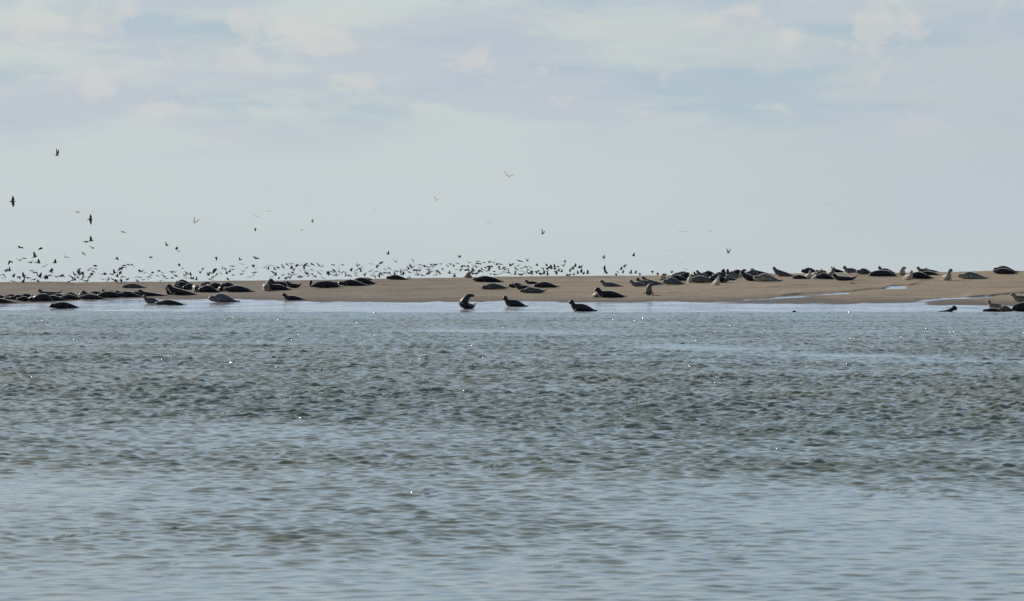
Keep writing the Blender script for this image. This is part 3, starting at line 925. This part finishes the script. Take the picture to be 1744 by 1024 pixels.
    (1692, 1737, 464.2, 10.6, 'nod', 'k', 'dark seal at the back of the rightmost pair on the crest'),
    # right edge, at the water
    (1682, 1716, 529.4, 19, 'up', 't', 'tan speckled seal with raised head beside the big black one at right edge'),
    (1674, 1716, 531, 6, 'flat', 'k', 'flat black seal at the waterline under the tan speckled one'),
    (1719, 1790, 531.6, 16, 'log+', 'k', 'big black seal at the waterline cut off by the right edge of the frame'),
    (1701, 1729, 530.6, 9, 'nod', 't', 'brown seal wedged between the tan speckled one and the big black one at the waterline'),
    (1723, 1766, 514, 14, 'up', 't', 'tan seal with raised head behind the big black one at right edge'),
]
SEALS += [
    (9, 36, 508.4, 8, 'nod', 'k', 'black seal in the second row behind the two leftmost ones'),
    (33, 60, 507.6, 7.5, 'flat', 'k', 'black seal in the second row left of the cream chested one'),
    (88, 118, 507.8, 8, 'log', 'k', 'black seal in the second row just below the banana shaped one'),
    (110, 134, 506, 8.5, 'nod', 'k', 'black seal in the second row left of the speckled pale one'),
    (149, 181, 505.6, 9.5, 'log', 'k', 'black seal in the second row under the head up one of the left crowd'),
    (178, 206, 503.2, 9, 'nod', 'k', 'black seal in the second row beside the small pointed head'),
    (203, 230, 503.6, 8.6, 'flat', 'g', 'grey seal in the second row right under the lone sleeper'),
    (222, 246, 505.4, 9, 'log', 'k', 'short black seal touching the nose up one at the end of the left crowd'),
    (296, 330, 490, 9, 'log', 'k', 'black seal in the back row between the skyline one and the biggest one'),
    (352, 386, 492, 9.5, 'log', 'k', 'black seal in the back row behind the dark seal with a pale patch'),
    (544, 580, 484.6, 7, 'log', 'k', 'dark back showing behind the fat black seal of the long pile'),
    (1148, 1186, 471.4, 8, 'log', 'g', 'grey seal stretched along the skyline at the left of the big crowd'),
    (1196, 1224, 470.6, 8.4, 'nod', 'k', 'dark rounded back on the skyline just left of the topmost small head'),
    (1214, 1242, 474.6, 10, 'log', 'k', 'dark seal in the middle row under the topmost small head'),
    (1242, 1276, 469.4, 9, 'log', 'k', 'dark seal along the skyline behind the white rumped one'),
    (1270, 1298, 470, 9, 'nod', 'g', 'grey rounded back in the middle row behind the cream fronted dark seal'),
]
SIDE_JITTER = random.Random(3)
for rec in SEALS:
    yaw = rec[7] if len(rec) > 7 else (SIDE_JITTER.uniform(-13, 13) if rec[4].split('+')[0] in ('up', 'flat', 'nod', 'log', 'log+', 'banana', 'slope') else SIDE_JITTER.uniform(-6, 6))
    place_seal(*rec[:7], yaw=yaw)
# two in the water
place_seal(1598, 1630, 532, 10.5, 'dome', 'k', 'black seal sitting in the water, its back to the tan speckled one', yaw=4, flip=True)
o = place_seal(1350, 1386, 533.6, 8, 'up', 'k', 'seal of which only a small black head shows above the water', yaw=5, sink=0.15)


# ---------------------------------------------------------------- birds
BIRD_MESH = {}


def bird_mesh(kind, pose):
    """wingspan 1 along x, flying towards -y; a1/a2 raise the inner and outer wing, sw sweeps it back"""
    key = (kind, pose)
    if key in BIRD_MESH:
        return BIRD_MESH[key]
    a1, a2, sw = pose
    gull = kind != 'wader'
    L = 0.40 if gull else 0.50
    ch = 0.140 if gull else 0.250
    verts, faces = [], []
    prof = [(-.52, .006), (-.42, .016), (-.36, .042), (-.28, .052), (-.16, .072), (0, .082), (.16, .066), (.28, .040), (.36, .030)]
    P = [Vector((0, y * L * 1.12, (0.010 if y < -.25 else 0.0) - (.02 if y < -.45 else 0) * L)) for y, r in prof]
    R = [r * L * (1.55 if not gull else 1.15) for y, r in prof]
    T = [Vector((0, 1, 0))] * len(P)
    tube(verts, faces, P, T, [Vector((1, 0, 0))] * len(P), R, [r * 0.95 for r in R], 12)
    lobe(verts, faces, Vector((0, .33 * L, 0)), Vector((0, 1, -0.05)), Vector((1, 0, 0)), 0.26 * L, 0.10 * L, 0.010)
    for sg in (-1, 1):
        pts, cw = [], []
        x = z = 0.0
        y = -0.10 * L
        segs = 10
        for i in range(segs + 1):
            t = i / segs
            pts.append(Vector((sg * (0.012 + x), y, z + 0.018)))
            c = ch * (1.0 - 0.18 * t) if t < .45 else ch * (0.92 - 0.88 * ((t - .45) / .55) ** 1.5)
            cw.append(max(c, 0.016))
            a = math.radians(a1 if t < .40 else a2)
            st = 0.49 / segs
            x += st * math.cos(a)
            z += st * math.sin(a)
            y += st * (-0.25 if t < .35 else sw)
        Tn = [(pts[min(i + 1, segs)] - pts[max(i - 1, 0)]).normalized() for i in range(segs + 1)]
        Sd = [(Vector((0, 1, 0)) - t * t.y).normalized() for t in Tn]
        Pc = [p + Sd[i] * (cw[i] * 0.30) for i, p in enumerate(pts)]
        tube(verts, faces, Pc, Tn, Sd, [c * 0.5 for c in cw], [0.0125 if i < segs - 1 else 0.010 for i in range(segs + 1)], 10)
    me = solidify(kind, verts, faces, 0.0088)
    co = np.empty(len(me.vertices) * 3); me.vertices.foreach_get('co', co); co = co.reshape(-1, 3)
    r = np.sqrt(co[:, 0] ** 2 + co[:, 2] ** 2) / 0.5
    no = np.empty(len(me.vertices) * 3); me.vertices.foreach_get('normal', no); no = no.reshape(-1, 3)
    at = me.attributes.new('out_wing', 'FLOAT', 'POINT'); at.data.foreach_set('value', np.clip(r, 0, 1).astype(np.float32))
    und = np.where(np.abs(co[:, 0]) < 0.06, np.clip(0.75 - 0.6 * no[:, 2], 0, 1), np.clip(-no[:, 2] * 0.8, 0, 1))
    at = me.attributes.new('underside', 'FLOAT', 'POINT'); at.data.foreach_set('value', und.astype(np.float32))
    me.materials.append({'wader': WADER, 'gull': GULL, 'dark_gull': DARK_GULL}[kind])
    BIRD_MESH[key] = me
    return me


WING = {'up': (52, 62, .35), 'vee': (30, 44, .30), 'flat': (6, -4, .25), 'down': (-24, -44, .35), 'arch': (26, -30, .40), 'high': (70, 78, .25), 'fold': (20, -12, .75)}
WING_WORDS = {'up': 'wings lifted steeply', 'vee': 'wings in a wide vee', 'flat': 'wings held level', 'down': 'wings beaten down', 'arch': 'wings arched',
              'high': 'wings straight up', 'fold': 'wings swept back'}


def bird_matrix(u, v, d, span, yaw, roll, pitch):
    m = px_scale(d)
    loc = Vector(((u - 872) * m, d, EYE - (v - HV) * m))
    rot = Euler((math.radians(pitch), math.radians(roll), math.radians(yaw)), 'YXZ').to_matrix().to_4x4()
    return Matrix.Translation(loc) @ rot @ Matrix.Diagonal((span * m, span * m, span * m, 1))


# the flock, photo positions read off the picture (u, v pairs)
FLOCK = """132.6 361.6 209.8 395.4 146.7 412.4 155.2 410.3 157.1 422.5 142.5 432.3 34.3 422 69.3 424 197.9 439.4 111.2 438 59.6 437.3 41.4 440
34.2 443.8 18 445.4 51.9 447.6 60.9 447.3 65.6 448 76.6 453.8 93.5 447.8 10.5 461.8 17 461 54.8 461 61.7 464.2 86.2 463 5.6 468 4 474.7
22.6 471.5 32 471.5 40.3 470 47.5 474 58 476.7 64.5 478.8 39 480.4 66.9 471.5 73.3 473.4 78.2 474.7 82.2 469.6 87.8 470 95.9 471.5 100.7 470.2
108 469.6 21.8 479.6 135 458.6 133.5 465 139.9 464.2 128 468.6 137 467.5 122.8 473.4 126.5 477.1 132.2 472.8 142 471.8 138 476.3 118.5 480
149 478.8 152.3 472.3 156 467.5 152.3 459 158.8 462.6 162.8 458.3 162 453.4 173.3 467.2 178.6 467.2 175.7 476.3 184.5 476.8 189.9 467.2
195.3 465.5 199 471.2 204.7 465 207 471.8 191.8 476 197.4 478.8 206.3 478.4 216.8 476 206.3 458 213.6 453 217.9 450.9
284.8 418.3 301 423.5 303.9 427.8 256.9 438.8 368.3 438.8 225.6 450.9 237.3 461.8 241.6 462.9 246.5 465.3 231.7 472.7 237.8 472.8
234 478.7 243.7 477 259.7 464.6 257.6 468.5 253.9 471 252.9 475.9 270.6 462 276.7 465 268 470.5 278.8 470.8 283.3 474.9 273.9 478.7
292.5 462.9 293.3 465 297.9 464.2 299.6 470 293.7 473.8 305 451.6 311 457.2 318 465.3 316.6 468.5 313.8 471 317.3 474.2 324.4 467.4
325 474.2 328.4 475.2 334.3 476.6 341 465.3 345.2 457.2 357 465 354.8 469 357.7 476.3 363.8 477.3 362.6 472.6 363.3 464.6 365.5 462.5
368 459.2 369.4 468 375.8 465.7 378.9 457.5 384.6 457.9 386 466.4 391.6 462.5 387.8 475.6 395.9 454 395.9 459.2 397.3 468.8
435.6 440 409 443 412.3 450.4 431.7 451.8 420.3 456.4 435 458.2 414.4 462.9 411.4 467.4 433.8 464.2 432 469.5 425.3 472.4
460.4 452.3 451.9 455.4 456.7 458.6 473.4 456 468.5 459.2 481.6 454.7 488.7 450.9 496 449.7 465.2 464.6 468.9 468.5 463.5 472
481.9 468.8 475 474.2 485.9 474.9 496 457.5 500.3 460.8 498.2 464.6 492.5 467.4 496 470.2 501.7 468 492.8 473 507.7 472.4 512.4 472.4
505.3 452.5 511 452 511.4 461.5 518 458.2 519.4 462 522.3 466 523.7 471 520 451.8 524.7 453.3 531.8 450.7 530.8 459.2 531.8 467.4
535.7 470.2 542.8 451.8 549.9 454.7 546.3 461 542 464.6 545.6 467 549.6 473.8 558 464.6 559.8 466.7 564 463.2 568.3 461 569.7 463.9
563.3 467.8 570.4 469 574 470 567.6 451.8 577 458.2 577 463.2 583 464.6 587.4 464.2 583.4 451.6 588.8 470.2 594.9 470 597.3 461.3
660.7 433 674.9 446.4 704.5 444.8 782.8 438.2 607.8 453 616 455 611.8 458.4 606.7 460.3 614.7 462.7 605.9 465.9 605.9 469.4 620.4 468.9
632 450 648.8 448 643.7 452.6 641.4 456 631.5 461.8 641.6 462.7 637 466.2 633.6 470.6 645.3 470.6 647.5 465.2 638 470 656 458.7 662.6 457.4
655 465 658.8 465.9 662 464.3 653.5 468.8 675.2 462.4 672.7 467.2 682.8 459.3 682.4 461.8 687.2 465.6 684 468 689.8 460.6 693.5 460.6
696.7 458 697.3 464.3 696 471.9 699.2 453.6 703 455.3 704.9 460.6 709.3 460.6 715.6 461.6 709.3 464.6 707.7 469 712.5 468.8 719.4 469.6
715.6 451.7 715 456.8 721.3 453 723.6 454.6 728.9 455.5 729.5 459.3 731.4 463 729.5 465.3 735.2 451.7 736.4 454.9 735.8 461.8 741.2 451.5
744 461.2 746.8 462.4 748.4 465.6 742.7 468.8 750.6 449.8 753.5 458.7 763.2 454.2 767.3 450.2 773 453.2 779.3 449.2 776.8 459.9 765 465.6
772 466.2 774.3 471.3 785.4 458.7 786.9 454.2 790.9 453.6 797 454.2 798.9 447.9 793.2 460.3 797.6 460.3
813.8 445.2 817.3 449.5 812.3 449.2 824.5 447.3 833.4 447.3 841 447.7 846 450.5 851.7 450.2 806.6 454.5 810.9 455.6 804.4 457.3 807.3 461.6
805.2 466.7 810.2 466.7 803 463 820.9 458.5 815.2 462.8 819.5 462 826.2 456.3 832 454.2 836.7 454.2 833 460.5 829.5 462 835.3 467 841.7 463
842 468 846 467.4 850 455.2 850.6 458.8 853.9 466 858.2 456.6 860.3 459.5 859.6 463.8 865.4 461 867.5 464.5 870.4 452.8 873.2 450.2
882.6 453 878.3 457.3 881 459 877.5 462.4 877.5 467.4 884 467.7 887.6 468 885.4 444.9 898.3 444.7 896.6 454.2 889 457.3 889.7 462.4
893.3 465.2 897.6 463.8 901.2 466 903.3 455.9 899.8 459.5 905.5 461.6 906 467.4 914.4 451.6 912.7 462.4 917.4 461 918.8 465.2 922 467.4
926.3 466.7 924 456.6 931.6 453 931.3 458.8 932 463.8 932.7 468.8 935.6 456 939.2 458 944.2 454.5 944.9 458.8 946.3 463 947.8 467
950.4 454.5 951 461.6 956.4 463 961.4 445.9 959.3 453 979.3 453.8 975.7 458.5 985.8 456.6 989.4 456.2 970.4 462.4 966.4 467.7 970.7 467
976.5 466.7 984.3 466 989.8 463.8 993 466.7 1000.8 466 1028.8 440 1078.8 435.7 1029.2 457.4 1031 463.6 1033.9 466 1052 462.8 1048.9 467
1057.4 459.3 1062.8 454.3 1060.5 464.8 1074 465.5 1081.9 465.5 1089.6 466 1110.8 462 1120 465.5 1143.8 464.4"""
vals = [float(s) for s in FLOCK.split()]
flock = list(zip(vals[0::2], vals[1::2]))
LANDMARKS = [(-20, 20, 'the far left end of the sand'), (20, 62, 'the cream chested seal at left'), (62, 112, 'the banana shaped seal at left'),
             (112, 150, 'the speckled seal of the left crowd'), (150, 200, 'the thick black seal of the left crowd'), (200, 252, 'the lone grey sleeper at left'),
             (252, 300, 'the bare sand left of the second clump'), (300, 345, 'the skyline seal of the second clump'), (345, 402, 'the right half of the second clump'),
             (402, 446, 'the gap left of the round speckled seal'), (446, 480, 'the round speckled seal'), (480, 525, 'the tail lifting black seal'),
             (525, 570, 'the fat black seal of the long pile'), (570, 605, 'the middle of the long pile'), (605, 652, 'the right end of the long pile'),
             (652, 700, 'the lone dark crest seal'), (700, 745, 'the bare crest right of the crest seal'), (745, 788, 'the sand left of the brown upright seal'),
             (788, 830, 'the brown upright seal'), (830, 866, 'the tail of the long black seal'), (866, 910, 'the small middle clump'),
             (910, 955, 'the tail of the small middle clump'), (955, 1012, 'the bare crest right of the middle clump'), (1012, 1070, 'the lone pale throated grey seal'),
             (1070, 1160, 'the left end of the big crowd')]
ORD = ['first', 'second', 'third', 'fourth', 'fifth', 'sixth', 'seventh', 'eighth', 'ninth', 'tenth', 'eleventh', 'twelfth', 'thirteenth', 'fourteenth', 'fifteenth']
rb = random.Random(19)
rows = []
for (u, v) in flock:
    gap = float(v_top(u)) - v
    hi = gap > 12
    right = u > 905
    if right:
        wing = rb.choice(['up', 'high', 'up', 'vee', 'fold', 'down'])
    else:
        wing = rb.choice(['flat', 'vee', 'arch', 'fold', 'down', 'flat', 'up', 'arch'])
    yaw = rb.gauss(88, 28) if right else rb.choice([rb.gauss(35, 30), rb.gauss(-20, 35), rb.gauss(70, 25)])
    roll = rb.gauss(8, 24) if not right else rb.gauss(0, 16)
    pitch = rb.gauss(8, 18)
    span = (16.0 if u < 215 else 12.4) * rb.uniform(0.85, 1.15) * (1.06 if gap > 25 else 1.0)
    d = 289.5 if gap < 2 else rb.uniform(290, 308)
    rows.append([u, v, wing, yaw, roll, pitch, span, d, gap])
# the crowded smallest ones, which nobody could pick out one by one, are left for one mass
order = sorted(range(len(rows)), key=lambda i: -(rows[i][6] + 0.10 * rows[i][8]))
single = sorted(order[:300])
rest = sorted(order[300:])
cells = {}
for i in single:
    u, v, gap = rows[i][0], rows[i][1], rows[i][8]
    k = next((j for j, L in enumerate(LANDMARKS) if L[0] <= u < L[1]), 24)
    band = 0 if gap < 7 else 1 if gap < 16 else 2 if gap < 30 else 3
    cells.setdefault((k, band), []).append(i)
BAND = ['skimming low', 'midway up', 'higher up', 'flying high']
for (k, band), ids in cells.items():
    ids.sort(key=lambda i: rows[i][0])
    for n, i in enumerate(ids):
        u, v, wing, yaw, roll, pitch, span, d, gap = rows[i]
        o = bpy.data.objects.new("wader", bird_mesh('wader', WING[wing]))
        COL.objects.link(o)
        o.matrix_world = bird_matrix(u, v, d, span, yaw, roll, pitch)
        where = LANDMARKS[k][2]
        if len(ids) == 1:
            lab = f"only wader {BAND[band]} over {where}"
        else:
            lab = f"wader {BAND[band]} over {where}, {ORD[n] if n < 15 else 'last'} from left"
        tag(o, lab, 'bird', 'dark waders flying over the sandbank')
# the rest of the flock
def flock_mass():
    V, Fc, A, B = [], [], [], []
    base = 0
    for i in rest:
        u, v, wing, yaw, roll, pitch, span, d, gap = rows[i]
        me = bird_mesh('wader', WING[wing])
        n = len(me.vertices)
        co = np.empty(n * 3); me.vertices.foreach_get('co', co); co = co.reshape(-1, 3)
        M = np.array(bird_matrix(u, v, d, span, yaw, roll, pitch))
        V.append(co @ M[:3, :3].T + M[:3, 3])
        q = np.array([list(p.vertices) for p in me.polygons if len(p.vertices) == 4]) + base
        Fc.append(q)
        for nm, L in (('out_wing', A), ('underside', B)):
            a = np.empty(n); me.attributes[nm].data.foreach_get('value', a); L.append(a)
        base += n
    V, Fc = np.concatenate(V), np.concatenate(Fc)
    me = bpy.data.meshes.new("distant_flock")
    me.from_pydata(V.tolist(), [], Fc.tolist())
    for nm, L in (('out_wing', A), ('underside', B)):
        at = me.attributes.new(nm, 'FLOAT', 'POINT'); at.data.foreach_set('value', np.concatenate(L).astype(np.float32))
    me.polygons.foreach_set('use_smooth', np.ones(len(me.polygons), dtype=bool))
    o = link("distant_flock", me, WADER)
    tag(o, 'rest of the dense flock of small dark waders low behind the crest', 'flock', kind='stuff')


flock_mass()

# birds one can tell apart: u, v, span px, kind, wing, yaw, roll, pitch, distance, label
SINGLES = [
    (97, 265, 25, 'dark_gull', 'high', 62, 6, 0, 262, 'dark bird with steeply raised wings flying highest of all at left'),
    (21.8, 343.4, 21, 'wader', 'flat', 84, 80, 0, 270, 'dark bird banking with its wings upright at the left frame edge'),
    (154, 374, 19, 'wader', 'flat', 80, 84, 0, 276, 'dark bird banking on edge right of another, above the left crowd'),
    (330.8, 379.6, 23, 'gull', 'up', 40, 24, 10, 262, 'gull with a white belly and one wing up, high over the second clump'),
    (457.6, 360.5, 13, 'dark_gull', 'arch', 12, 0, 0, 285, 'dark bird with arched wings, uppermost over the third clump'),
    (436.6, 368.6, 10, 'dark_gull', 'arch', 30, 14, 0, 292, 'small dark bird with drooping wings just below the arched uppermost one'),
    (434.5, 393, 12, 'wader', 'high', 50, 10, 0, 292, 'small dark bird with closed upright wings high left of the third clump'),
    (532.2, 378.5, 14, 'dark_gull', 'up', 70, -20, 0, 292, 'small dark bird tilting upward high over the long low pile'),
    (514.2, 392.4, 12, 'wader', 'arch', 20, -25, 0, 292, 'small dark bird with hooked wings below the tilting one'),
    (866, 301, 24, 'gull', 'vee', 10, 16, -10, 262, 'large pale gull with a wide vee of wings, highest over the middle'),
    (743, 341, 16, 'gull', 'vee', 25, 26, -10, 276, 'white gull tilting with a bright wing, left of the highest gull'),
    (638, 358, 6, 'gull', 'vee', 40, 10, 0, 300, 'faint white gull high over the right end of the long pile'),
    (832, 379, 13, 'gull', 'arch', 5, 8, 0, 292, 'thin grey gull with arched wings below the highest gull'),
    (924, 398.5, 19, 'dark_gull', 'up', 52, 18, 0, 262, 'black bird with raised wings alone in the sky over the middle clump'),
    (1162.7, 394.7, 16, 'gull', 'flat', 8, 4, 0, 280, 'grey gull gliding with long level wings over the big crowd'),
    (1209.9, 395.2, 10, 'gull', 'vee', 5, -6, 0, 280, 'grey gull with a shallow vee right of the level gliding one'),
    (1240, 431, 20, 'dark_gull', 'up', 50, 0, 6, 268, 'dark bird with both wings raised above the big right hand crowd'),
    (1167.3, 458.5, 10.5, 'dark_gull', 'arch', 15, 12, 0, 285, 'dark gull with drooping wings skimming the heads of the big crowd'),
    (1162.7, 448, 11, 'gull', 'arch', 5, 4, 0, 300, 'faint grey gull directly above the skimming one'),
    (1140, 427, 9, 'gull', 'flat', 10, 4, 0, 302, 'faint grey gull far off upper left of the skimming one'),
    (1222, 449.7, 8, 'gull', 'flat', 8, 0, 0, 302, 'faint grey gull below the dark one with both wings raised'),
    (1407, 349, 10, 'gull', 'arch', 8, 6, 0, 300, 'faint pale gull alone in the right half of the sky'),
    (1625, 399, 5, 'gull', 'flat', 20, 0, 0, 304, 'tiny pale gull farthest right in the sky'),
]
for (u, v, span, kind, wing, yaw, roll, pitch, d, lab) in SINGLES:
    o = bpy.data.objects.new({'wader': 'wader', 'gull': 'gull', 'dark_gull': 'gull'}[kind], bird_mesh(kind, WING[wing]))
    COL.objects.link(o)
    o.matrix_world = bird_matrix(u, v, d, span, yaw, roll, pitch)
    tag(o, lab, 'bird' if kind == 'wader' else 'gull', 'single birds in the open sky')


def standing_gull(u, vb, h, mat, yaw, lab):
    """height 1: round body, neck and head, bill, tail, two legs"""
    verts, faces = [], []
    C = catmull([(-.60, 0, .86, .010), (-.52, 0, .87, .030), (-.44, 0, .88, .085), (-.36, 0, .87, .105), (-.30, 0, .76, .095), (-.24, 0, .60, .130), (-.08, 0, .50, .190), (.14, 0, .47, .190),
                 (.36, 0, .47, .120), (.56, 0, .47, .060), (.74, 0, .46, .020)], 4)
    P = [Vector(q[:3]) for q in C]
    n = len(P)
    T = [(P[min(i + 1, n - 1)] - P[max(i - 1, 0)]).normalized() for i in range(n)]
    R = [max(q[3], .012) for q in C]
    tube(verts, faces, P, T, [Vector((0, 1, 0))] * n, [r * .95 for r in R], R, 14)
    for sg in (-1, 1):
        lobe(verts, faces, Vector((-.16, .15 * sg, .54)), Vector((1, 0, -.06)), Vector((0, .1, 1)), .86, .12, .045)
        L = [Vector((.02, .07 * sg, .36)), Vector((.04, .07 * sg, .18)), Vector((.02, .07 * sg, 0.02))]
        tube(verts, faces, L, [Vector((0, 0, -1))] * 3, [Vector((1, 0, 0))] * 3, [.030, .024, .024], [.030, .024, .024], 8)
        lobe(verts, faces, Vector((.05, .07 * sg, .02)), Vector((-1, 0, 0)), Vector((0, 1, 0)), .16, .06, .02)
    me = solidify("gull", verts, faces, 0.016)
    co = np.empty(len(me.vertices) * 3); me.vertices.foreach_get('co', co); co = co.reshape(-1, 3)
    at = me.attributes.new('out_wing', 'FLOAT', 'POINT'); at.data.foreach_set('value', np.where(co[:, 0] > .5, .9, 0.0).astype(np.float32))
    white = ((co[:, 0] < -.18) | (co[:, 2] < .42)).astype(np.float32)
    at = me.attributes.new('underside', 'FLOAT', 'POINT'); at.data.foreach_set('value', white)
    o = link("gull", me, mat)
    g = ground(u, vb)
    s = h * px_scale(g.y)
    o.scale = (s, s, s)
    o.location = g
    o.rotation_euler = (0, 0, math.radians(yaw))
    tag(o, lab, 'gull')


standing_gull(1451, 486.4, 7.4, GULL, 12, 'white breasted gull standing on the sand below the boat shaped seal')
standing_gull(1396, 466.0, 8.6, DARK_GULL, 170, 'small dark gull standing behind the right hand clump, its head against the sky')


def weed(u, v, w, lab):
    verts, faces = [], []
    r = random.Random(int(u))
    for k in range(7):
        a = r.uniform(0, 6.28)
        lobe(verts, faces, Vector((r.uniform(-.12, .12), r.uniform(-.1, .1), .05)), Vector((math.cos(a), math.sin(a) * .7, r.uniform(-.05, .3))), Vector((-math.sin(a), math.cos(a), 0)), r.uniform(.3, .5), .09, .05)
    me = solidify("seaweed_clump", verts, faces, 0.02)
    m, t, b = new_mat("dark_weed")
    t.l(t.mix(t.noise(t.n('ShaderNodeTexCoord').outputs['Object'], 6, 4), (0.012, 0.011, 0.009), (0.05, 0.04, 0.025)), b.inputs['Base Color'])
    b.inputs['Roughness'].default_value = 0.4
    o = link("seaweed_clump", me, m)
    g = ground(u, v)
    s = w * px_scale(g.y)
    o.scale = (s, s, s * 0.9)
    o.location = g
    tag(o, lab, 'seaweed')


weed(820.5, 514, 6.0, 'small dark clump lying on wet sand right of the twisting seal')
weed(352.5, 517, 3.5, 'tiny dark clump lying in the wash before the crawling grey seal')
